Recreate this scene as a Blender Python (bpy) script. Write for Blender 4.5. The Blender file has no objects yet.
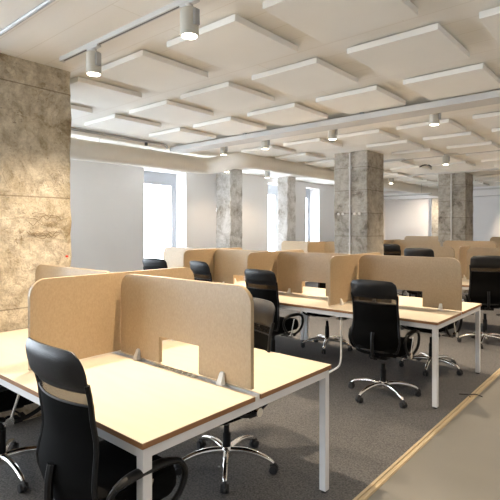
import bpy, bmesh, math, random
from mathutils import Vector, Matrix
random.seed(7)
S = bpy.context.scene
COL = S.collection
PI = math.pi

# ------------------------------------------------------------------ camera
cd = bpy.data.cameras.new('camera'); cam = bpy.data.objects.new('camera', cd); COL.objects.link(cam)
cam.location = (0, 0, 1.57); cam.rotation_euler = (PI/2, 0, math.radians(40.75))
cd.sensor_width = 36; cd.sensor_fit = 'HORIZONTAL'; cd.lens = 470/500*36
cd.shift_y = -21/500; cd.clip_start = 0.05; cd.clip_end = 200
S.camera = cam
# ------------------------------------------------------------------ world, light level
SKY = 7.0
SPOT_W = 92
WASH_W = 45
w = bpy.data.worlds.new('world'); S.world = w; w.use_nodes = True
bg = w.node_tree.nodes['Background']; bg.inputs[0].default_value = (0.82, 0.91, 1.0, 1); bg.inputs[1].default_value = SKY
S.view_settings.view_transform = 'Standard'; S.view_settings.look = 'None'
S.view_settings.gamma = 1; S.view_settings.use_curve_mapping = False
S.view_settings.exposure = 1.45
S.cycles.use_denoising = True
S.cycles.max_bounces = 14; S.cycles.diffuse_bounces = 10; S.cycles.transparent_max_bounces = 12
S.cycles.sample_clamp_indirect = 4
WARM = (1.0, 0.80, 0.585)

# ------------------------------------------------------------------ helpers
def link(o, parent=None):
    COL.objects.link(o)
    if parent is not None: o.parent = parent
    return o
def tag(o, label=None, cat=None, group=None, kind=None):
    if label: o['label'] = label
    if cat: o['category'] = cat
    if group: o['group'] = group
    if kind: o['kind'] = kind
    return o
def empty(name, loc=(0,0,0), rz=0):
    o = bpy.data.objects.new(name, None); o.location = loc; o.rotation_euler = (0,0,rz)
    o.empty_display_size = .1
    return link(o)
def copy_tree(o, parent=None):
    c = o.copy(); link(c)
    if parent is not None:
        c.parent = parent
    for ch in list(o.children):
        copy_tree(ch, c)
    return c

class MB:
    def __init__(s): s.v = []; s.f = []; s.sm = []
    def add(s, vs, fs, smooth=False):
        n = len(s.v); s.v += [tuple(v) for v in vs]
        for f in fs: s.f.append(tuple(n+i for i in f)); s.sm.append(smooth)
        return s
    def box(s, x0, x1, y0, y1, z0, z1, b=0.0):
        if b <= 0:
            vs = [(x,y,z) for z in (z0,z1) for y in (y0,y1) for x in (x0,x1)]
            return s.add(vs, [(0,2,3,1),(4,5,7,6),(0,1,5,4),(2,6,7,3),(0,4,6,2),(1,3,7,5)])
        bm = bmesh.new(); bmesh.ops.create_cube(bm, size=1)
        for v in bm.verts:
            v.co = Vector(((x0+x1)/2+v.co.x*(x1-x0), (y0+y1)/2+v.co.y*(y1-y0), (z0+z1)/2+v.co.z*(z1-z0)))
        bmesh.ops.bevel(bm, geom=bm.edges[:], offset=b, segments=2, profile=.5, affect='EDGES')
        bm.verts.index_update()
        s.add([v.co for v in bm.verts], [[v.index for v in f.verts] for f in bm.faces]); bm.free()
        return s
    def tube(s, pts, r, n=10, closed=False, flat=1.0):
        pts = [Vector(p) for p in pts]; m = len(pts)
        rs = r if isinstance(r, (list, tuple)) else [r]*m
        up0 = None; vs = []
        for i, p in enumerate(pts):
            if closed: t = pts[(i+1) % m]-pts[i-1]
            else: t = pts[min(i+1, m-1)]-pts[max(i-1, 0)]
            t.normalize()
            if up0 is None:
                up0 = Vector((0,0,1)) if abs(t.z) < .9 else Vector((1,0,0))
            a = t.cross(up0)
            if a.length < 1e-6: a = t.orthogonal()
            a.normalize(); b = a.cross(t).normalized(); up0 = b
            for k in range(n):
                q = 2*PI*k/n
                vs.append(p+a*math.cos(q)*rs[i]+b*math.sin(q)*rs[i]*flat)
        fs = []
        for i in range(m if closed else m-1):
            j = (i+1) % m
            for k in range(n):
                fs.append((i*n+k, i*n+(k+1) % n, j*n+(k+1) % n, j*n+k))
        if not closed:
            fs.append(tuple(range(n))[::-1]); fs.append(tuple((m-1)*n+k for k in range(n)))
        return s.add(vs, fs, True)
    def cyl(s, p0, p1, r0, r1=None, n=20):
        return s.tube([p0, p1], [r0, r0 if r1 is None else r1], n)
    def lathe(s, prof, c=(0,0,0), n=24):   # prof of (r,z)
        vs = []; fs = []
        for (r, z) in prof:
            for k in range(n):
                q = 2*PI*k/n; vs.append((c[0]+r*math.cos(q), c[1]+r*math.sin(q), c[2]+z))
        for i in range(len(prof)-1):
            for k in range(n):
                fs.append((i*n+k, i*n+(k+1) % n, (i+1)*n+(k+1) % n, (i+1)*n+k))
        fs.append(tuple(range(n))[::-1]); fs.append(tuple((len(prof)-1)*n+k for k in range(n)))
        return s.add(vs, fs, True)
    def build(s, name, mat, parent=None, auto=True):
        me = bpy.data.meshes.new(name); me.from_pydata(s.v, [], s.f)
        for p, sm in zip(me.polygons, s.sm): p.use_smooth = sm
        if mat: me.materials.append(mat)
        me.validate(); me.update()
        if any(s.sm) and auto:
            bm = bmesh.new(); bm.from_mesh(me)
            bmesh.ops.recalc_face_normals(bm, faces=bm.faces)
            for e in bm.edges:
                if len(e.link_faces) == 2 and e.calc_face_angle(0) > math.radians(42): e.smooth = False
            bm.to_mesh(me); bm.free()
        else:
            bm = bmesh.new(); bm.from_mesh(me); bmesh.ops.recalc_face_normals(bm, faces=bm.faces); bm.to_mesh(me); bm.free()
        return link(bpy.data.objects.new(name, me), parent)

def smooth_path(pts, n=6, closed=False):
    pts = [Vector(p) for p in pts]; out = []; m = len(pts)
    for i in range(m if closed else m-1):
        if closed: p0, p1, p2, p3 = pts[i-1], pts[i], pts[(i+1) % m], pts[(i+2) % m]
        else: p0, p1, p2, p3 = pts[max(i-1, 0)], pts[i], pts[i+1], pts[min(i+2, m-1)]
        for k in range(n):
            t = k/n
            out.append(.5*((2*p1)+(-p0+p2)*t+(2*p0-5*p1+4*p2-p3)*t*t+(-p0+3*p1-3*p2+p3)*t**3))
    if not closed: out.append(pts[-1])
    return out

# ------------------------------------------------------------------ materials
def mat(name, col, rough=.5, metal=0, spec=.5):
    m = bpy.data.materials.new(name); m.use_nodes = True
    b = m.node_tree.nodes['Principled BSDF']
    b.inputs['Base Color'].default_value = (*col, 1); b.inputs['Roughness'].default_value = rough
    b.inputs['Metallic'].default_value = metal; b.inputs['Specular IOR Level'].default_value = spec
    return m
def noise_mat(name, c1, c2, scale=8, rough=.7, bump=.1, detail=8, stretch=(1,1,1), spec=.3, lo=.35, hi=.65, bscale=None, bdist=.01):
    m = mat(name, c1, rough, 0, spec); nt = m.node_tree; N = nt.nodes; L = nt.links; b = N['Principled BSDF']
    tc = N.new('ShaderNodeTexCoord'); mp = N.new('ShaderNodeMapping'); mp.inputs['Scale'].default_value = stretch
    L.new(tc.outputs['Object'], mp.inputs[0])
    n = N.new('ShaderNodeTexNoise'); n.inputs['Scale'].default_value = scale; n.inputs['Detail'].default_value = detail
    L.new(mp.outputs[0], n.inputs['Vector'])
    r = N.new('ShaderNodeValToRGB'); r.color_ramp.elements[0].position = lo; r.color_ramp.elements[1].position = hi
    r.color_ramp.elements[0].color = (*c1, 1); r.color_ramp.elements[1].color = (*c2, 1)
    L.new(n.outputs['Fac'], r.inputs[0]); L.new(r.outputs[0], b.inputs['Base Color'])
    if bump:
        n2 = N.new('ShaderNodeTexNoise'); n2.inputs['Scale'].default_value = bscale or scale*3; n2.inputs['Detail'].default_value = 6
        L.new(mp.outputs[0], n2.inputs['Vector'])
        bp = N.new('ShaderNodeBump'); bp.inputs['Strength'].default_value = bump; bp.inputs['Distance'].default_value = bdist
        L.new(n2.outputs['Fac'], bp.inputs['Height']); L.new(bp.outputs[0], b.inputs['Normal'])
    return m
def emit(name, col, strength):
    m = bpy.data.materials.new(name); m.use_nodes = True; nt = m.node_tree
    nt.nodes.remove(nt.nodes['Principled BSDF']); e = nt.nodes.new('ShaderNodeEmission')
    e.inputs[0].default_value = (*col, 1); e.inputs[1].default_value = strength
    nt.links.new(e.outputs[0], nt.nodes['Material Output'].inputs[0]); return m
def see_through_mat(name, col, alpha, rough=.8):
    m = mat(name, col, rough, 0, .05); nt = m.node_tree; b = nt.nodes['Principled BSDF']
    t = nt.nodes.new('ShaderNodeBsdfTransparent'); mx = nt.nodes.new('ShaderNodeMixShader')
    mx.inputs[0].default_value = alpha
    nt.links.new(t.outputs[0], mx.inputs[1]); nt.links.new(b.outputs[0], mx.inputs[2])
    nt.links.new(mx.outputs[0], nt.nodes['Material Output'].inputs[0]); return m

def concrete(name, base, light, dark, seed=0, boards=False, plaster=0.5, rowh=.42, off=None):
    """rough bare concrete: mottled, pitted, with formwork joints"""
    m = mat(name, base, .9, 0, .2); nt = m.node_tree; N = nt.nodes; L = nt.links; b = N['Principled BSDF']
    tc = N.new('ShaderNodeTexCoord'); mp = N.new('ShaderNodeMapping'); mp.inputs['Location'].default_value = (seed*3.1, seed*1.7, seed*.9 if off is None else off)
    L.new(tc.outputs['Object'], mp.inputs[0])
    def noise(scale, det=8, dist=0.0, rough=.6):
        n = N.new('ShaderNodeTexNoise'); n.inputs['Scale'].default_value = scale; n.inputs['Detail'].default_value = det
        n.inputs['Distortion'].default_value = dist; n.inputs['Roughness'].default_value = rough
        L.new(mp.outputs[0], n.inputs['Vector']); return n.outputs['Fac']
    def ramp(src, stops):
        r = N.new('ShaderNodeValToRGB'); e = r.color_ramp.elements
        e[0].position, e[0].color = stops[0][0], (*stops[0][1], 1); e[1].position, e[1].color = stops[-1][0], (*stops[-1][1], 1)
        for p, c in stops[1:-1]:
            q = e.new(p); q.color = (*c, 1)
        L.new(src, r.inputs[0]); return r.outputs[0]
    def mix(kind, fac, a, c):
        x = N.new('ShaderNodeMix'); x.data_type = 'RGBA'; x.blend_type = kind
        if isinstance(fac, float): x.inputs[0].default_value = fac
        else: L.new(fac, x.inputs[0])
        L.new(a, x.inputs[6]); L.new(c, x.inputs[7]); return x.outputs[2]
    a = ramp(noise(2.6, 14, .35, .72), [(.38, dark), (.47, base), (.60, light)])
    pl = ramp(noise(2.1, 14, .5, .75), [(.495, (0,0,0)), (.51, (1,1,1))])
    c2 = ramp(noise(9, 10, .3, .7), [(.3, dark), (.6, light)])
    a = mix('MIX', pl, a, mix('MIX', plaster, a, c2))
    pits = ramp(noise(22, 8, .2, .75), [(.34, (.35,.3,.25)), (.40, (1,1,1))])
    a = mix('MULTIPLY', .75, a, pits)
    big = ramp(noise(60, 4), [(.3, (.8,.8,.8)), (.7, (1.08,1.08,1.08))])
    a = mix('MULTIPLY', .6, a, big)
    hsrc = noise(14, 12, .4, .75)
    if boards:
        wv = N.new('ShaderNodeTexBrick'); wv.inputs['Scale'].default_value = 1.0
        wv.inputs['Brick Width'].default_value = 6; wv.inputs['Row Height'].default_value = rowh; wv.inputs['Mortar Size'].default_value = .006
        wv.inputs['Color1'].default_value = (1,1,1,1); wv.inputs['Color2'].default_value = (.86,.86,.86,1); wv.inputs['Mortar'].default_value = (.45,.42,.38,1)
        cb = N.new('ShaderNodeSeparateXYZ'); L.new(mp.outputs[0], cb.inputs[0])
        cc = N.new('ShaderNodeCombineXYZ'); ad = N.new('ShaderNodeMath'); ad.operation = 'ADD'
        L.new(cb.outputs[0], ad.inputs[0]); L.new(cb.outputs[1], ad.inputs[1]); L.new(ad.outputs[0], cc.inputs[0]); L.new(cb.outputs[2], cc.inputs[1])
        L.new(cc.outputs[0], wv.inputs['Vector']); a = mix('MULTIPLY', .8, a, wv.outputs[0])
    L.new(a, b.inputs['Base Color'])
    bp = N.new('ShaderNodeBump'); bp.inputs['Strength'].default_value = .9; bp.inputs['Distance'].default_value = .045
    L.new(hsrc, bp.inputs['Height']); L.new(bp.outputs[0], b.inputs['Normal'])
    return m

M = {}
M['ceiling'] = noise_mat('cream_painted_board_marked_concrete', (.88,.86,.81), (.93,.91,.87), 1.4, .85, .25, 8, (.35, 2.2, 1), .2, .35, .7, 9, .01)
nt = M['ceiling'].node_tree; N = nt.nodes; b_ = N['Principled BSDF']; src = b_.inputs['Base Color'].links[0].from_socket
tc = N.new('ShaderNodeTexCoord'); br = N.new('ShaderNodeTexBrick'); br.inputs['Scale'].default_value = 1; br.inputs['Brick Width'].default_value = 2.6
br.inputs['Row Height'].default_value = .24; br.inputs['Mortar Size'].default_value = .005; br.inputs['Mortar Smooth'].default_value = .6
br.inputs['Color1'].default_value = (1,1,1,1); br.inputs['Color2'].default_value = (.965,.96,.95,1); br.inputs['Mortar'].default_value = (.86,.84,.80,1)
nt.links.new(tc.outputs['Object'], br.inputs['Vector']); mx = N.new('ShaderNodeMix'); mx.data_type = 'RGBA'; mx.blend_type = 'MULTIPLY'; mx.inputs[0].default_value = .8
nt.links.new(src, mx.inputs[6]); nt.links.new(br.outputs[0], mx.inputs[7])
sn = N.new('ShaderNodeTexNoise'); sn.inputs['Scale'].default_value = 2.7; sn.inputs['Detail'].default_value = 10; nt.links.new(tc.outputs['Object'], sn.inputs['Vector'])
sr = N.new('ShaderNodeValToRGB'); sr.color_ramp.elements[0].position = .21; sr.color_ramp.elements[0].color = (.30,.22,.14,1); sr.color_ramp.elements[1].position = .25; sr.color_ramp.elements[1].color = (1,1,1,1)
nt.links.new(sn.outputs['Fac'], sr.inputs[0]); m2 = N.new('ShaderNodeMix'); m2.data_type = 'RGBA'; m2.blend_type = 'MULTIPLY'; m2.inputs[0].default_value = .6
nt.links.new(mx.outputs[2], m2.inputs[6]); nt.links.new(sr.outputs[0], m2.inputs[7]); nt.links.new(m2.outputs[2], b_.inputs['Base Color'])
M['panel'] = noise_mat('cream_acoustic_felt', (.90,.885,.84), (.92,.905,.86), 3, .95, .05, 4, (1,1,1), .1)
M['wall'] = noise_mat('white_matt_paint', (.84,.83,.83), (.86,.85,.85), 2, .8, .08, 4)
M['carpet'] = noise_mat('grey_carpet', (.07,.07,.073), (.18,.175,.17), 90, 1, .5, 6, (1,1,1), .05, .3, .7, 200, .004)
M['screed'] = noise_mat('polished_screed', (.20,.195,.175), (.24,.232,.21), 1.3, .28, .02, 8, (1,1,1), .45, .3, .7)
M['strip'] = mat('beige_threshold', (.50,.40,.25), .5)
M['top'] = noise_mat('pale_maple_laminate', (.66,.585,.455), (.69,.61,.48), 3, .42, 0, 4, (1,8,1), .5)
M['edge'] = mat('brown_board_edge', (.30,.145,.06), .5)
M['white_steel'] = mat('white_coated_steel', (.74,.74,.75), .4)
M['white_plastic'] = mat('white_plastic', (.82,.80,.76), .35)
M['board'] = noise_mat('kraft_board', (.375,.272,.16), (.44,.328,.20), 110, .38, .06, 6, (1,1,.6), .6, .3, .7)
M['leather'] = noise_mat('black_leather', (.004,.004,.0045), (.006,.006,.007), 60, .42, .15, 4, (1,1,1), .5)
M['fabric'] = noise_mat('black_seat_fabric', (.003,.003,.0035), (.005,.005,.005), 120, .9, .2, 3, (1,1,1), .08)
M['mesh_open'] = see_through_mat('open_black_mesh', (.008,.007,.006), .60)
M['mesh'] = see_through_mat('dense_black_mesh', (.003,.003,.003), .985)
M['black_plastic'] = mat('black_plastic', (.004,.004,.0045), .45, 0, .3)
M['rubber'] = mat('black_rubber', (.015,.015,.016), .6)
M['chrome'] = mat('chrome', (.80,.79,.77), .16, 1)
M['duct'] = noise_mat('cream_painted_duct', (.80,.765,.69), (.83,.79,.72), 3, .5, .03, 4)
M['rail'] = mat('white_lighting_track', (.62,.615,.60), .5)
M['slot'] = mat('dark_track_slot', (.10,.09,.08), .6)
M['grey_metal'] = mat('grey_galvanised_metal', (.42,.42,.42), .4, .6)
M['lamp_body'] = mat('off_white_lamp_body', (.58,.56,.50), .5)
M['lens'] = emit('glowing_lens', (1, .88, .68), 14)
M['win_frame'] = mat('white_window_frame', (.42,.43,.45), .4)
M['dark'] = mat('dark_metal', (.03,.03,.03), .5)
M['red'] = mat('red_sticker', (.75,.06,.02), .5)
M['concrete_left'] = concrete('warm_rough_concrete', (.58,.50,.365), (.86,.80,.67), (.30,.23,.14), 1, True, .8, .935, .025)
M['concrete_mid'] = concrete('grey_board_marked_concrete', (.42,.39,.335), (.58,.55,.49), (.22,.195,.16), 4, True, .6)
M['concrete_pale'] = concrete('pale_flaking_concrete', (.66,.645,.62), (.86,.85,.84), (.42,.39,.34), 7, False, .8)
gl = bpy.data.materials.new('window_glass'); gl.use_nodes = True; nt = gl.node_tree; nt.nodes.remove(nt.nodes['Principled BSDF'])
t_ = nt.nodes.new('ShaderNodeBsdfTransparent'); g_ = nt.nodes.new('ShaderNodeBsdfGlossy'); g_.inputs['Roughness'].default_value = .02
x_ = nt.nodes.new('ShaderNodeMixShader'); x_.inputs[0].default_value = .06
nt.links.new(t_.outputs[0], x_.inputs[1]); nt.links.new(g_.outputs[0], x_.inputs[2]); nt.links.new(x_.outputs[0], nt.nodes['Material Output'].inputs[0])
M['glass'] = gl

# ------------------------------------------------------------------ the room
FZ = -.042; H = 2.99; XW = -8.0; YE = 17.4; XR = 3.4; YB = -5.0; XC = -1.36
def struct(mb, name, m, parent=None):
    o = mb.build(name, m, parent)
    if parent is None: o['kind'] = 'structure'
    return o
struct(MB().box(XC+.06, XR, YB, YE, -.15, FZ), 'floor', M['screed'])
struct(MB().box(XW-.45, XC, YB, YE, -.15, FZ+.006), 'floor_carpet', M['carpet'])
st = MB().box(XC, XC+.06, YB, YE, -.15, FZ+.004)
st.box(XC+.004, XC+.024, YB, YE, FZ+.004, FZ+.012, .003); st.box(XC+.034, XC+.056, YB, YE, FZ+.004, FZ+.010, .003)
struct(st, 'trim_1', M['strip'])
struct(MB().box(XW-.5, XR+.1, YB-.1, YE+.1, H, H+.15), 'ceiling', M['ceiling'])
struct(MB().box(XR, XR+.1, YB, YE, FZ, H), 'wall_right', M['wall'])
wr = MB(); y = XW-.45; rw = [(-7.4,-5.4)]
for (a, b) in rw:
    wr.box(y, a, YB-.1, YB, FZ, H); wr.box(a, b, YB-.1, YB, FZ, .4); wr.box(a, b, YB-.1, YB, 2.9, H); y = b
wr.box(y, XR+.1, YB-.1, YB, FZ, H)
struct(wr, 'wall_back', M['wall'])
for i, (a, b) in enumerate(rw):
    f = MB()
    for (p, q, c, d) in ((a, a+.06, .4, 2.9), (b-.06, b, .4, 2.9), (a+.06, b-.06, .4, .46), (a+.06, b-.06, 2.84, 2.9), ((a+b)/2-.03, (a+b)/2+.03, .46, 2.84)):
        f.box(p, q, YB-.08, YB-.02, c, d)
    o = struct(f, 'window_%d' % (i+11), M['win_frame'])
    MB().box(a+.06, b-.06, YB-.053, YB-.047, .46, 2.84).build('glass_pane', M['glass'], o)
    ld = bpy.data.lights.new('sky_portal', 'AREA'); ld.shape = 'RECTANGLE'; ld.size = b-a; ld.size_y = 2.5
    ld.cycles.is_portal = True
    lo = link(bpy.data.objects.new('sky_portal', ld)); lo.location = ((a+b)/2, YB-.13, 1.65); lo.rotation_euler = (-PI/2, 0, PI)
struct(MB().box(XW-.45, XR+.1, YE, YE+.1, FZ, H), 'wall_front', M['wall'])
struct(MB().box(XW, XR, YE-.45, YE, 2.68, H), 'trim_2', M['wall'])
# left wall with deep window niches
wins = [(-4.7,-3.0), (-2.4,-.8), (-.3,1.35), (2.3,3.65), (5.93,7.08), (8.05,8.95), (10.04,10.95), (11.88,12.62), (14.4,15.3)]
wl = MB(); y = YB
for (a, b) in wins:
    wl.box(XW-.42, XW, y, a, FZ, H); wl.box(XW-.42, XW, a, b, FZ, .45); wl.box(XW-.42, XW, a, b, 2.83, H); y = b
wl.box(XW-.42, XW, y, YE, FZ, H)
struct(wl, 'wall_left', M['wall'])
for i, (a, b) in enumerate(wins):
    x = XW-.38
    f = MB()
    f.box(x-.03, x+.03, a, a+.06, .45, 2.83); f.box(x-.03, x+.03, b-.06, b, .45, 2.83)
    f.box(x-.03, x+.03, a+.06, b-.06, 2.62, 2.83); f.box(x-.03, x+.03, a+.06, b-.06, .45, .52)
    o = struct(f, 'window_%d' % (i+1), M['win_frame'])
    s = MB(); s.box(x-.015, x+.02, b-.13, b-.06, .52, 2.62); s.box(x-.015, x+.02, a+.06, a+.13, .52, 2.62)
    s.box(x-.015, x+.02, a+.13, b-.13, 2.55, 2.62); s.box(x-.015, x+.02, a+.13, b-.13, .52, .59)
    s.build('window_sash', M['win_frame'], o)
    MB().box(x-.003, x+.003, a+.13, b-.13, .59, 2.55).build('glass_pane', M['glass'], o)
    MB().box(x+.03, XW+.02, a, b, .45, .47).build('window_sill', M['win_frame'], o)
    ld = bpy.data.lights.new('sky_portal', 'AREA'); ld.shape = 'RECTANGLE'; ld.size = 2.5; ld.size_y = b-a
    ld.cycles.is_portal = True
    lo = link(bpy.data.objects.new('sky_portal', ld)); lo.location = (XW-.46, (a+b)/2, 1.6); lo.rotation_euler = (0, -PI/2, 0)
# ------------------------------------------------------------------ columns
def column(x0, x1, y0, y1, m, label, rough=.012, z1=H, cuts=28):
    bm = bmesh.new(); bmesh.ops.create_cube(bm, size=1)
    w_, d_ = x1-x0, y1-y0
    for v in bm.verts: v.co = Vector((v.co.x*w_, v.co.y*d_, FZ+(v.co.z+.5)*(z1-FZ)))
    ve = [e for e in bm.edges if abs(e.verts[0].co.z-e.verts[1].co.z) > .1]
    bmesh.ops.bevel(bm, geom=ve, offset=.012, segments=1, affect='EDGES')
    ve = [e for e in bm.edges if abs(e.verts[0].co.z-e.verts[1].co.z) > .1]
    bmesh.ops.subdivide_edges(bm, edges=ve, cuts=cuts)
    for v in bm.verts:
        if FZ+.01 < v.co.z < z1-.01:
            v.co.x += random.uniform(-rough, rough)*.5; v.co.y += random.uniform(-rough, rough)*.5
    me = bpy.data.meshes.new('concrete_column'); bm.to_mesh(me); bm.free(); me.materials.append(m)
    o = link(bpy.data.objects.new('concrete_column', me)); o.location = ((x0+x1)/2, (y0+y1)/2, 0)
    return tag(o, label, 'column')
c1 = column(-4.72, -4.0, 1.45, 2.165, M['concrete_left'], 'broad rough beige concrete column at the left edge of the picture', .016)
# scratched marks and red dot on its face
mk = MB()
for k in range(9):
    z = 1.62+random.uniform(-.12, .12); y0 = 1.74+random.uniform(0, .08)
    pts = [(-.0, 0, 0)]
    pts = [(.366, y0-1.807+j*.035, z+random.uniform(-.025, .025)) for j in range(8)]
    mk.tube(smooth_path(pts, 3), .0022, 5)
mk.build('scratched_mark', mat('brown_scratch', (.26,.20,.12), .9), c1)
MB().cyl((.355, 2.12-1.807, 1.325), (.374, 2.12-1.807, 1.325), .010, n=14).build('sticker', M['red'], c1)['label'] = 'small round red sticker'
c2 = column(-4.60, -3.92, 7.78, 8.46, M['concrete_mid'], 'board-marked grey concrete column in the middle of the room with a conduit up its face')
c3 = column(-4.27, -3.60, 12.45, 13.12, M['concrete_mid'], 'board-marked grey concrete column at the right, far end of the room')
for c in (c2, c3):
    cm = MB(); cm.cyl((.0, -.352, .1), (.0, -.352, H-.02), .018, n=10)
    for z in (.6, 1.3, 2.0, 2.7): cm.box(-.03, .03, -.36, -.332, z-.012, z+.012)
    cm.build('conduit', M['rail'], c)
for dx in (-.24, -.15, .09, .19):
    h = MB(); h.cyl((dx, -.335, 1.85), (dx, -.36, 1.85), .024, n=14); h.tube(smooth_path([(dx, -.355, 1.85), (dx, -.385, 1.835), (dx, -.39, 1.865)], 3), .006, 6)
    h.build('wall_hook', M['white_plastic'], c2)
column(-8.0, -7.53, 8.03, 8.46, M['concrete_pale'], 'slim concrete pillar by the window wall, one pale flaking face and one brown face', .02)
column(-7.86, -7.52, 10.28, 10.66, M['concrete_pale'], 'slimmest pale concrete pillar, right of the other one along the window wall', .02)
column(-6.10, -5.82, 17.1, 17.4, M['concrete_mid'], 'narrow grey concrete pillar against the end wall left of the far column', .006)

# ------------------------------------------------------------------ ceiling: acoustic panels
def frame_xy(x, y, z):
    a = math.radians(40.75); d = -x*math.sin(a)+y*math.cos(a); l = x*math.cos(a)+y*math.sin(a)
    return (9999, 9999) if d < .3 else (250+470*l/d, 229+470*(1.57-z)/d)
pm = MB().box(-.35, .35, 0, .715, 2.930, 2.977, .004)
p0 = pm.build('acoustic_panel', M['panel'])
MB().box(-.22, .22, .33, .39, 2.977, H).build('hanging_batten', M['rail'], p0)
ords = ['first','second','third','fourth','fifth','sixth','seventh','eighth','ninth','tenth','eleventh','twelfth','thirteenth']
rows = [(2.25, -.16), (3.27, -.16), (4.29, -.14)]+[(6.2+1.02*j, -1.02) for j in range(10)]
cols = [(-4.60,-3.92,7.78,8.46), (-4.27,-3.60,12.45,13.12), (-8,-7.5,8.0,8.5), (-7.9,-7.5,10.2,10.7)]
first = True
for ri, (y0, xr) in enumerate(rows):
    spots = []
    for n in range(0, 9):
        x1 = xr-.965*n + random.uniform(-.02, .02); x0 = x1-.7
        if x0 < XW+.05 or (ri < 3 and x0 < -6.44 < x1+.36) or (ri >= 3 and x0 < -5.6 and x1 > -5.96) or (ri >= 3 and x0 < -6.97 < x1): continue
        if any(x0 < c[1]+.03 and x1 > c[0]-.03 and y0 < c[3]+.03 and y0+.72 > c[2]-(.5 if c[1]-c[0] > .6 else .03) for c in cols): continue
        ps = [frame_xy(a, b, 2.93) for a in (x0, x1) for b in (y0, y0+.715)]
        if max(p[0] for p in ps) < 5 or min(p[0] for p in ps) > 495 or max(p[1] for p in ps) < 3: continue
        spots.append((x1-.35, sum(p[0] for p in ps)/4))
    spots.sort(key=lambda s: -s[1])
    for k, (xc, _) in enumerate(spots):
        o = p0 if first else copy_tree(p0); first = False
        o.location = (xc, y0+random.uniform(-.015, .015), 0)
        side = 'before' if ri < 3 else 'beyond'
        r = ri if ri < 3 else ri-3
        tag(o, 'cream square panel, %s from right in %s ceiling row %s the cable tray' % (ords[k], ords[2-r] if ri < 3 else ords[r], side),
            'acoustic panel', 'acoustic panels hung under the ceiling')

# cable tray
tr = MB().box(-6.15, 3.2, 5.08, 5.36, 2.865, 2.935, .006)
t = tag(tr.build('cable_tray', M['rail']), 'long white boxed cable tray crossing under the whole ceiling', 'cable tray')
for x in (-4.6, -2.7, -.9, 1.0):
    b = MB(); b.box(x-.02, x+.02, 5.2, 5.24, 2.93, H); b.build('bracket', M['grey_metal'], t)
for k, (x, y) in enumerate([(-3.05, 5.50), (-4.75, 5.50)]):
    sp = MB(); sp.cyl((x, y-.2, 2.99), (x+.12, y-.02, 2.985), .008, n=8); sp.cyl((x, y-.2, 2.99), (x-.01, y-.22, 2.99), .022, n=12)
# lighting tracks
def track(x0, x1, y, z0, z1, label):
    o = MB().box(x0, x1, y-.017, y+.017, z0, z1).build('lighting_track', M['rail'])
    MB().box(x0+.02, x1-.02, y-.006, y+.006, z0-.0015, z0+.004).build('track_slot', M['slot'], o)
    MB().box(x0-.02, x0, y-.02, y+.02, z0-.003, z1).build('end_cap', M['rail'], o)
    return tag(o, label, 'track')
track(-3.70, 2.6, 1.93, 2.955, H, 'white lighting track nearest the camera holding the two big spotlights')
track(-6.0, 2.6, 5.62, 2.955, H, 'white lighting track just behind the long cable tray')
track(-5.55, 2.6, 9.16, 2.955, H, 'white lighting track beyond the middle column')
track(-5.55, 2.6, 12.1, 2.955, H, 'white lighting track near the far column')
o = MB().box(-7.02, -6.98, 3.9, 14.2, 2.955, H).build('lighting_track', M['rail'])
tag(o, 'white lighting track running along the window wall behind the duct', 'track')
cb = MB(); cb.tube([(-3.9, 1.39, 2.977), (2.0, 1.39, 2.977)], .014, 8)
tag(cb.build('metal_conduit', M['grey_metal']), 'thin grey conduit on the ceiling at the top left corner', 'conduit')

def make_spot():
    r = empty('spotlight')
    b = MB(); b.lathe([(.0555,0), (.0565,.004), (.0565,.172), (.05,.185)], n=28); b.build('lamp_body', M['lamp_body'], r)
    a = MB(); a.cyl((0,0,.185), (0,0,.222), .022, n=14); a.box(-.075, .075, -.018, .018, .218, .238, .003); a.build('track_adapter', M['rail'], r)
    d = MB(); d.box(.045, .072, -.02, .02, .06, .17, .004); d.build('driver_box', M['grey_metal'], r)
    MB().lathe([(.047,-.0015), (.047,.002)], n=24).build('lens', M['lens'], r)
    return r
sp0 = make_spot(); used = False
def spot(x, y, zb, label, watts=SPOT_W, aim=None, size=120, tilt_body=True, scale=1.0, blend=.95, group=None):
    global used
    o = copy_tree(sp0) if used else sp0; used = True
    o.location = (x, y, zb); o.scale = (1, 1, .88)
    tag(o, label, 'spotlight', group)
    l = bpy.data.lights.new('spotlight_beam', 'SPOT'); l.energy = watts; l.color = WARM; l.spot_size = math.radians(size)
    l.spot_blend = blend; l.shadow_soft_size = .022
    lo = link(bpy.data.objects.new('spotlight_beam', l)); lo.location = (x, y, zb-.012); 
    if aim:
        lo.rotation_euler = (Vector(aim)-Vector((x, y, zb))).to_track_quat('-Z', 'Y').to_euler()
    return o
ZB = 2.745
spot(-2.15, 1.93, ZB, 'biggest white cylinder spotlight, at the top edge of the picture')
spot(-3.23, 1.93, ZB, 'white cylinder spotlight hanging above and right of the left column')
for x, lb in ((-2.0, 'small white spotlight behind the cable tray, the rightmost and brightest'), (-3.4, 'small white spotlight behind the tray, above left of the middle column'),
              (-4.6, 'small white spotlight behind the tray, straight above the gap between the slim pillars'), (-5.5, 'small white spotlight behind the tray, nearest to the bend in the duct')):
    spot(x*.985, 5.62, 2.80, lb)
spot(-3.0, 9.16, 2.79, 'small white spotlight beyond the tray, above left of the far column')
spot(-5.4, 12.1, 2.80, 'tiny far spotlight between the middle and far columns')
spot(-1.9, 12.1, 2.80, 'tiny far spotlight at the right edge of the picture')
# the same lamps out of frame that light the near half of the room
for i, (x, y) in enumerate([(.6, 1.93), (-.6, 5.62), (1.2, 5.62), (-4.6, -1.4), (-2.6, -1.4), (-.8, -1.4), (1.4, -1.4), (-4.9, 9.16), (-1.2, 9.16), (1.2, 9.16), (1.0, 12.1)]):
    spot(x, y, ZB, 'white cylinder spotlight on a track outside the picture', SPOT_W*.6, group='spotlights outside the picture')
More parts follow.
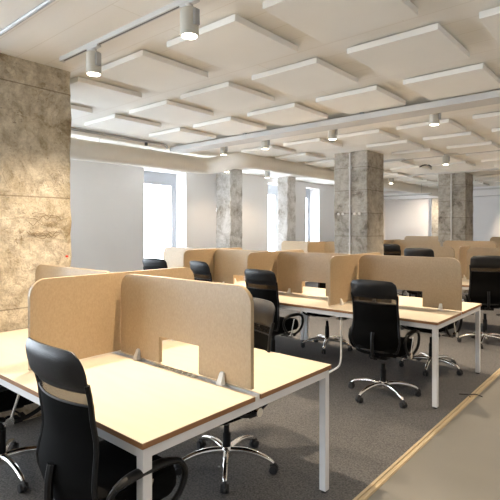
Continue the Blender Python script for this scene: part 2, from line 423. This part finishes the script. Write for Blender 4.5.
# wall washers
spot(-7.0, 7.35, 2.80, 'spotlight washing the window wall beside the slim pale pillar', WASH_W*.4, (-8, 7.75, 1.2), 70)
spot(-7.0, 8.75, 2.79, 'small spotlight on the track right of the slim pillar, under the duct', WASH_W*.5, (-8, 9.4, 1.2), 70)
spot(-5.4, 16.2, 2.6, 'far spotlight washing the end wall left of the far column', WASH_W*1.6, (-6.5, 17.4, 1.6), 85)
spot(-3.0, 16.2, 2.6, 'far spotlight washing the end wall right of the far column', WASH_W*2.6, (-3.0, 17.4, 1.6), 85)
o = MB().box(-5.55, 1.5, 16.17, 16.23, 2.82, 2.87).build('lighting_track', M['rail'])
tag(o, 'hung lighting track right in front of the end wall', 'track')
rods = MB()
for x in (-5.4, -3.6, -1.8, 0): rods.cyl((x, 16.2, 2.87), (x, 16.2, H), .006, n=6)
rods.build('drop_rod', M['grey_metal'], o)
o = MB().box(-6.9, -5.0, 13.98, 14.04, 2.60, 2.64).build('hanging_rail', M['rail'])
tag(o, 'thin low hanging rail left of the far column', 'rail')
MB().box(-6.85, -5.05, 13.99, 14.03, 2.59, 2.60).build('rail_slot', M['slot'], o)
rods = MB()
for x in (-6.6, -5.3): rods.cyl((x, 14.01, 2.64), (x, 14.01, H), .005, n=6)
rods.build('drop_rod', M['grey_metal'], o)

# duct with its jog round the pillar
path = [(-6.62, -4.9, 2.765), (-6.62, 2, 2.765), (-6.62, 4, 2.775), (-6.62, 6.05, 2.79), (-6.60, 6.28, 2.79), (-6.46, 6.42, 2.80), (-6.2, 6.46, 2.83), (-5.96, 6.50, 2.86), (-5.81, 6.62, 2.87), (-5.78, 6.9, 2.87), (-5.78, 10, 2.87), (-5.78, 14, 2.87), (-5.78, 17.38, 2.87)]
pp = [Vector(p) for p in path[:3]]+smooth_path(path[3:10], 4)+[Vector(p) for p in path[10:]]
du = MB().tube(pp, .158, 28)
duct = tag(du.build('ventilation_duct', M['duct']), 'long round cream duct running along the windows with a jog at the slim pillar', 'duct')
for y in (1.6, 3.6, 5.0): MB().tube([(-6.62+.161*math.cos(q*PI/14), y, 2.79+.161*math.sin(q*PI/14)) for q in range(28)], .006, 6, True).build('duct_seam', M['duct'], duct)
MB().cyl((-6.62, 4.05, 2.94), (-6.62, 4.05, H), .006, n=6).build('hanger_wire', M['grey_metal'], duct)
cr = MB(); cr.tube([(-6.15, -1, 2.965), (-6.15, 4.75, 2.965)]+smooth_path([(-6.15, 4.8, 2.965), (-6.13, 4.95, 2.955), (-6.10, 5.0, 2.90)], 4), .02, 10)
o = tag(cr.build('metal_conduit', M['grey_metal']), 'grey pipe along the ceiling above the duct, ending in an elbow', 'pipe')
MB().cyl((-6.15, 4.6, 2.95), (-6.15, 4.6, 2.90), .025, n=12).build('junction_nub', M['dark'], o)
o = MB().tube(smooth_path([(-3.86, 10.1, 2.91), (-3.78, 10.1, 2.94), (-3.68, 10.1, 2.94), (-3.60, 10.1, 2.89)], 4), .014, 8).build('cable_loop', M['dark'])
tag(o, 'short dark cable loop hanging from the ceiling before the far column', 'cable')
for x, lb in ((-3.02, 'small dark sprinkler head on a short arm above the middle column'), (-4.82, 'small dark sprinkler head on a short arm near the duct bend')):
    o = MB().cyl((x, 5.50, 2.925), (x-.03, 5.48, 2.925), .018, n=12).build('sprinkler_head', M['dark'])
    tag(o, lb, 'sprinkler')
    m_ = MB(); m_.cyl((x, 5.50, 2.925), (x+.12, 5.52, 2.925), .009, n=8); m_.cyl((x+.12, 5.52, 2.92), (x+.12, 5.52, H), .011, n=8); m_.build('sprinkler_arm', M['rail'], o)

# ------------------------------------------------------------------ desks
ZT = .74
def bench(xa, xb, yc, njoin, label, half=.70, group=None, comb=None):
    """back-to-back bench desk from xa (left) to xb (right), centre line yc"""
    r = empty('bench_desk', ((xa+xb)/2, yc, 0)); L = (xb-xa)/2
    tag(r, label, 'desk', group)
    n = njoin+1; wd = 2*L/n
    for k in range(n):
        a = -L+k*wd+.001; b = a+wd-.002
        for s in (-1, 1):
            y0, y1 = (-half, -.022) if s < 0 else (.022, half)
            tp = MB().box(a, b, y0, y1, ZT-.003, ZT).build('desktop', M['top'], r)
            MB().box(a, b, y0, y1, ZT-.025, ZT-.003).build('desktop_edge', M['edge'], tp)
    ch = MB().box(-L+.01, L-.01, -.021, .021, ZT-.045, ZT-.008); ch.box(-L+.01, L-.01, -.021, -.017, ZT-.01, ZT-.001); ch.box(-L+.01, L-.01, .017, .021, ZT-.01, ZT-.001)
    ch.build('cable_channel', M['white_steel'], r)
    if comb:
        cm = MB().box(comb[0], comb[1], -.016, .016, ZT-.03, ZT-.009)
        q = comb[0]
        while q < comb[1]-.02: cm.box(q, q+.022, -.015, .012, ZT-.009, ZT+.006); q += .042
        cm.build('cable_comb', M['top'], r)
    zt = ZT-.025; f = MB()
    for y in (-half+.012, half-.052): f.box(-L+.016, L-.016, y, y+.04, zt-.045, zt)
    xs = [-L+.012, L-.052]
    for x in xs: f.box(x, x+.04, -half+.052, half-.052, zt-.045, zt)
    f.build('frame_beam', M['white_steel'], r)
    for x in xs:
        for y in (-half+.010, half-.054):
            lg = MB().box(x-.002, x+.042, y, y+.044, FZ+.02, zt, .003).build('leg', M['white_steel'], r)
            MB().cyl((x+.02, y+.022, FZ+.006), (x+.02, y+.022, FZ+.021), .018, n=12).build('leg_foot', M['rubber'], lg)
    return r
Y1, Y2, Y3, Y4, Y5 = 1.805, 4.945, 8.06, 10.9, 14.4
bench(-3.98, -1.50, Y1, 1, 'pale maple bench desk with white steel legs in the foreground', comb=(.42, .78))
bench(-3.80, -1.46, Y2, 1, 'pale maple bench desk of the second row, right section with its end legs in view')
bench(-6.14, -3.805, Y2, 1, 'pale bench desk of the second row, left section mostly behind the front dividers')
bench(-3.60, -1.20, Y3, 1, 'bench desk of the third row, right of the middle column')
bench(-7.2, -4.95, 9.35, 1, 'bench desk left of the middle column near the windows')
bench(-6.0, -3.60, Y4, 1, 'bench desk of the fourth row, left section beyond the middle column')
bench(-3.55, -1.15, Y4, 1, 'bench desk of the fourth row, right section before the far column')
bench(-6.1, -3.7, Y5, 1, 'bench desk of the last row, left section near the end wall')
bench(-3.65, -1.25, Y5, 1, 'bench desk of the last row, right section beside the far column')

# dividers
def outline(L, h, r=.10, notch=None):
    pts = [(-L, 0)]
    if notch: pts += [(notch[0], 0), (notch[0], notch[2]), (notch[1], notch[2]), (notch[1], 0)]
    pts.append((L, 0))
    for k in range(9): q = k/8*PI/2; pts.append((L-r+r*math.cos(q), h-r+r*math.sin(q)))
    for k in range(9): q = PI/2+k/8*PI/2; pts.append((-L+r+r*math.cos(q), h-r+r*math.sin(q)))
    return pts
def divider(x, y, length, along, label, notch=None, h=.525, group=None, clamps=True, t=.0125):
    """along: 'x' or 'y'; notch as (from, to, height) in local coordinates"""
    L = length/2; pts = outline(L, h, .10, notch); z0 = ZT+.012
    bm = bmesh.new()
    fr = [bm.verts.new((p[0], -t, p[1])) for p in pts]; f = bm.faces.new(fr)
    bm.normal_update()
    g = bmesh.ops.extrude_face_region(bm, geom=[f]); nv = [v for v in g['geom'] if isinstance(v, bmesh.types.BMVert)]
    for v in nv: v.co.y = t
    bmesh.ops.recalc_face_normals(bm, faces=bm.faces)
    es = [e for e in bm.edges if len(e.link_faces) == 2 and e.calc_face_angle(0) > 1.3 and abs(e.verts[0].co.y-e.verts[1].co.y) < 1e-5]
    bmesh.ops.bevel(bm, geom=es, offset=.002, segments=1, affect='EDGES')
    bmesh.ops.triangulate(bm, faces=[q for q in bm.faces if len(q.verts) > 4])
    me = bpy.data.meshes.new('desk_divider'); bm.to_mesh(me); bm.free(); me.materials.append(M['board'])
    o = link(bpy.data.objects.new('desk_divider', me)); o.location = (x, y, z0)
    if along == 'y': o.rotation_euler = (0, 0, PI/2)
    tag(o, label, 'divider', group)
    if clamps:
        for cx in ((L-.20, -L+.20) if along == 'x' else (L-.22, -L+.22)):
            c = MB()
            for s in (-1, 1):
                vs = []
                for (w_, z, d0) in ((.020, -.012, .030), (.018, .0, .030), (.013, .048, .010), (.011, .053, .004)):
                    vs += [(cx-w_, s*t, z), (cx+w_, s*t, z), (cx+w_, s*(t+d0), z), (cx-w_, s*(t+d0), z)]
                fs = [(0,1,2,3), (12,13,14,15)]
                for i in range(3):
                    for k in range(4): fs.append((i*4+k, i*4+(k+1) % 4, i*4+4+(k+1) % 4, i*4+4+k))
                c.add(vs, fs)
            c.build('clamp', M['white_plastic'], o)
    return o
def row_x(xr, n, length, gap, yc, labels):
    for k in range(n):
        xc = xr-length/2-k*(length+gap)
        divider(xc, yc, length, 'x', labels[k], (length/2-.74, length/2-.39, .16))
# first row
row_x(-1.555, 2, 1.145, .10, Y1+.02, ['long kraft board divider with a notch and two clamps on the front desk', 'kraft board divider with only its top showing before the left column'])
divider(-2.745, Y1+.06, 1.28, 'y', 'large kraft board cross divider above the nearest chair')
# second row
row_x(-1.465, 4, 1.13, .05, Y2, ['kraft board divider nearest the end of the second row, behind the near swivel chair',
     'kraft board divider of the second row, notch showing a black chair behind', 'kraft board divider of the second row, left of the high notch, below the slim pillars',
     'leftmost kraft board divider of the second row, below the bright window'])
for x, lb in ((-2.63, 'cross divider standing second row, nearest the middle column'), (-3.80, 'middle cross divider of the second row, above the half hidden chair'), (-4.97, 'leftmost cross divider of the second row, under the slim pale pillar')):
    divider(x, Y2+.03, 1.26, 'y', lb)
# third row
divider(-2.93, Y3, .86, 'x', 'divider of the third row just left of its corner, behind two chair tops', None)
divider(-2.44, Y3+.34, .64, 'y', 'short bright cross divider of the third row, below the far column')
divider(-1.76, Y3, 1.10, 'x', 'divider of the third row behind the chair at the right edge', None)
# by the windows, left of the middle column
divider(-6.45, 9.35, 1.14, 'x', 'greyish divider left of the middle column, leftmost of that desk')
divider(-5.84, 9.35, 1.26, 'y', 'orange cross divider left of the middle column')
divider(-5.28, 9.35, 1.0, 'x', 'tan divider touching the left side of the middle column in view')
# fourth and last rows
divider(-4.25, Y4, 1.12, 'x', 'fourth row divider right of the middle column, its left corner rounded', None, .56)
divider(-4.86, Y4, 1.2, 'y', 'fourth row cross divider at the right side of the middle column', None, .56)
divider(-3.08, Y4, 1.1, 'x', 'fourth row divider partly below the far column', None, .56)
divider(-1.9, Y4, 1.1, 'x', 'fourth row divider at the right edge of the picture', None, .56)
divider(-5.42, Y5, 1.12, 'x', 'last row divider whose pale rounded top shows beside the middle column', None, .60)
divider(-2.95, Y5, 1.12, 'x', 'last row divider right of the far column', None, .60)
divider(-1.75, Y5, 1.12, 'x', 'last row divider at the far right', None, .60)

# ------------------------------------------------------------------ chair
def interp(t, tab):
    for (a, va), (b, vb) in zip(tab, tab[1:]):
        if t <= b:
            q = (t-a)/(b-a); q = q*q*(3-2*q)*.6+q*.4; return va+(vb-va)*q
    return tab[-1][1]
ZT0 = 1.09
prof = [(.40,-.215), (.55,-.245), (.70,-.225), (.85,-.245), (.98,-.272), (1.09,-.298)]
half_w = [(.40,.195), (.52,.236), (.68,.218), (.84,.214), (.95,.222), (1.05,.222), (1.09,.212)]
def back_pt(u, z):
    hw = interp(z, half_w); return Vector((u*hw, interp(z, prof)+.045*u*u, z))
def back_sheet(z0, z1, nz, thick, nu=14, round_top=False, puff=0):
    mb = MB(); front = []; back = []
    for i in range(nz+1):
        z = z0+(z1-z0)*i/nz
        for j in range(nu+1):
            u = -1+2*j/nu; p = back_pt(u, z)
            if round_top:
                e = max(0, (abs(u)-.80)/.20); p.z -= e*e*.024*max(0, (z-z0)/(z1-z0))
                p.z += .012*(1-u*u)*((z-z0)/(z1-z0))
            sv = (i/nz)*(1-i/nz)*4; su = max(0, 1-abs(u)**6)
            th = thick*(.35+.65*min(1, sv*1.6))*(.35+.65*su)+puff*sv*su
            front.append(p+Vector((0, th, 0))); back.append(p-Vector((0, th, 0)))
    W = nu+1; n = len(front); vs = front+back; fs = []
    for i in range(nz):
        for j in range(nu):
            a = i*W+j; fs.append((a, a+1, a+W+1, a+W)); fs.append((n+a, n+a+W, n+a+W+1, n+a+1))
    rim = [j for j in range(W)]+[i*W+nu for i in range(1, nz+1)]+[nz*W+j for j in range(nu-1, -1, -1)]+[i*W for i in range(nz-1, 0, -1)]
    for k in range(len(rim)):
        a, b = rim[k], rim[(k+1) % len(rim)]; fs.append((a, n+a, n+b, b))
    return mb.add(vs, fs, True)
def make_chair():
    r = empty('office_chair')
    # star base
    hub = MB(); hub.lathe([(.030,.07), (.040,.075), (.042,.125), (.032,.14)], n=20)
    hb = hub.build('base_hub', M['chrome'], r)
    for k in range(5):
        q = PI/2+.31+2*PI*k/5; c, s_ = math.cos(q), math.sin(q)
        lg = MB().tube(smooth_path([(c*.02, s_*.02, .112), (c*.12, s_*.12, .122), (c*.215, s_*.215, .112), (c*.298, s_*.298, .085), (c*.325, s_*.325, .066)], 4), [.025-.011*i/16 for i in range(17)], 10)
        lo = lg.build('base_leg', M['chrome'], r)
        cs = MB(); px, py = c*.33, s_*.33; ax = Vector((-s_, c, 0))
        for sd in (-1, 1):
            ce = Vector((px, py, .029)); cs.cyl(ce+ax*sd*.006, ce+ax*sd*.026, .029, .025, 16)
        cs.tube(smooth_path([(px+c*.024, py+s_*.024, .04), (px+c*.005, py+s_*.005, .062), (px-c*.022, py-s_*.022, .046)], 4), .012, 8)
        cs.cyl((px-c*.004, py-s_*.004, .05), (px-c*.004, py-s_*.004, .075), .007, n=8)
        cs.build('caster', M['rubber'], lo)
    gs = MB().lathe([(.028,.13), (.028,.27), (.020,.275), (.019,.335)], n=18); gs.build('gas_lift', M['black_plastic'], r)
    me = MB().box(-.09, .09, -.14, .12, .325, .372, .012); me.box(-.16, .16, -.09, -.05, .350, .38, .006); me.box(-.16, .16, .05, .09, .350, .38, .006)
    me.tube([(.05, .02, .345), (.24, .05, .340)], .006, 8); me.box(.22, .28, .035, .065, .333, .349, .004)
    me.build('tilt_mechanism', M['black_plastic'], r)
    # seat: rounded pad with waterfall front
    sv = MB(); N_ = 28; rings = [(.74,.368,0), (.93,.376,0), (1.0,.41,0), (1.01,.455,0), (.96,.49,0), (.82,.502,0), (.5,.505,0), (.15,.502,0)]
    vs = []
    for (sc, z, _) in rings:
        for k in range(N_):
            q = 2*PI*k/N_; cx = abs(math.cos(q))**.55*math.copysign(1, math.cos(q)); cy = abs(math.sin(q))**.55*math.copysign(1, math.sin(q))
            x = .245*sc*cx; yy = .235*sc*cy+.02
            zz = z-.03*max(0, (yy-.10)/.155)**2+.012*max(0, abs(x)/.245)**2
            vs.append((x, yy, zz))
    fs = [(i*N_+k, i*N_+(k+1) % N_, (i+1)*N_+(k+1) % N_, (i+1)*N_+k) for i in range(len(rings)-1) for k in range(N_)]
    fs += [tuple(range(N_))[::-1], tuple((len(rings)-1)*N_+k for k in range(N_))]
    sv.add(vs, fs, True); sv.build('seat', M['fabric'], r)
    # back
    fr = [back_pt(-1, .42+.53*i/12) for i in range(13)]; rt = [back_pt(1, .42+.53*i/12) for i in range(13)]
    bf = MB(); bf.tube(fr, .011, 8); bf.tube(rt, .011, 8)
    bf.tube([back_pt(-1+2*i/10, .42) for i in range(11)], .011, 8)
    bf.tube([back_pt(-1+2*i/10, .865) for i in range(11)], .005, 8)
    bf.box(-.035, .035, -.235, -.10, .345, .368, .004); bf.tube(smooth_path([(0, -.20, .356), (0, -.255, .40), (0, -.262, .52), (0, -.250, .60)], 4), .018, 8)
    bf.build('back_frame', M['black_plastic'], r)
    hr = back_sheet(.925, 1.075, 10, .012, 16, True, .020); hr.build('headrest', M['leather'], r)
    sm = back_sheet(.915, .925, 1, .006); sm.build('headrest_piping', M['leather'], r)
    back_sheet(.870, .920, 4, .0015).build('open_mesh', M['mesh_open'], r)
    back_sheet(.42, .870, 14, .003).build('back_mesh', M['mesh'], r)
    # armrests
    for s_ in (-1, 1):
        L_ = smooth_path([(s_*.262, .03, .425), (s_*.275, .155, .47), (s_*.274, .205, .56), (s_*.276, .15, .632), (s_*.276, .0, .640), (s_*.276, -.12, .632), (s_*.272, -.165, .57), (s_*.272, -.10, .47)], 5, True)
        ar = MB().tube(L_, .0135, 8, True)
        pad = smooth_path([(s_*.276, .175, .622), (s_*.276, .09, .645), (s_*.276, -.06, .645), (s_*.276, -.14, .624)], 5)
        ar.tube(pad, [.018+.010*math.sin(PI*i/15) for i in range(16)], 10, flat=.6)
        a = ar.build('armrest', M['black_plastic'], r)
        k_ = MB(); k_.cyl((s_*.255, -.03, .432), (s_*.284, -.03, .432), .032, .028, 18); k_.build('arm_knob', M['chrome'], a)
        st_ = MB(); st_.tube([(s_*.272, -.02, .44), (s_*.278, .03, .60)], .009, 8, flat=.5); st_.build('arm_strut', M['chrome'], a)
        bk = MB().box(min(s_*.15, s_*.272), max(s_*.15, s_*.272), -.05, .05, .410, .418); bk.build('arm_bracket', M['black_plastic'], a)
    return r
ch0 = make_chair()
chairs = [  # x, y, rotation (0 = faces away from the camera side, +Y), raise, label
    (-1.81, 1.15, -1, .075, 'nearest black high-back office chair, at the front desk in the foreground'),
    (-3.25, 1.27, -6, .03, 'black office chair cut off by the left edge, second at the front desk'),
    (-2.20, 2.31, 176, -.055, 'black chair on the far side of the front desk, castors seen below'),
    (-3.33, 4.27, 0, .0, 'black chair whose headrest rises right behind the front divider corner'),
    (-4.25, 4.26, -12, .05, 'black chair headrest beside the leftmost cross divider of the second row'),
    (-5.20, 4.24, 8, .05, 'black chair headrest in front of the bright window'),
    (-1.985, 4.27, 3, -.022, 'whole black high-back chair on chrome castors at the second row desk'),
    (-1.95, 5.46, 172, .03, 'black chair on the far side of the second row, nearest the desk end legs'),
    (-3.36, 5.50, 186, .03, 'black chair on the far side of the second row, seen below the notched divider'),
    (-1.80, 7.12, 24, .09, 'large black chair at the right edge, in the third row'),
    (-2.72, 7.28, 4, .16, 'black chair top showing over the second row divider, right one of two'),
    (-4.52, 10.35, 0, .11, 'small black chair top beside the middle column, left one of two'),
]
for i, (x, y, rz, dz, lb) in enumerate(chairs):
    o = ch0 if i == 0 else copy_tree(ch0)
    o.location = (x, y, FZ+.006); o.rotation_euler = (0, 0, math.radians(rz))
    tag(o, lb, 'chair', 'office chairs')
    turn = {1: -30, 2: 28}.get(i, 0)      # the star base swivels on its own
    if turn:
        for c in o.children:
            if c.name.split('.')[0] == 'base_leg': c.rotation_euler.z = math.radians(turn)
    if dz:      # a raised seat: everything above the gas lift goes up
        for c in o.children:
            if c.name.split('.')[0] in ('tilt_mechanism','seat','back_frame','headrest','headrest_piping','open_mesh','back_mesh'): c.location.z += dz
            if c.name.split('.')[0] == 'gas_lift': c.scale.z = 1+dz/.335*1.0
# ------------------------------------------------------------------ small things
cw = MB().tube([(-2.46, 4.30, .70), (-2.46, 4.30, .30)]+smooth_path([(-2.46, 4.30, .26), (-2.475, 4.295, .16), (-2.54, 4.28, .10), (-2.70, 4.26, .00), (-2.85, 4.27, -.013)], 5), .010, 8)
tag(cw.build('desk_cable', M['white_plastic']), 'white cable sleeve hanging from the second row desk and bending to the floor', 'cable')
tz = FZ
tw = MB().tube(smooth_path([(-1.44, 4.78, tz+.012), (-1.36, 4.80, tz+.019), (-1.31, 4.86, tz+.016), (-1.25, 4.86, tz+.006)], 4), .005, 6)
tw.tube([(-1.36, 4.80, tz+.018), (-1.33, 4.75, tz+.015)], .004, 6)
tag(tw.build('cable_scrap', M['dark']), 'small dark scrap lying across the beige floor strip', 'scrap')
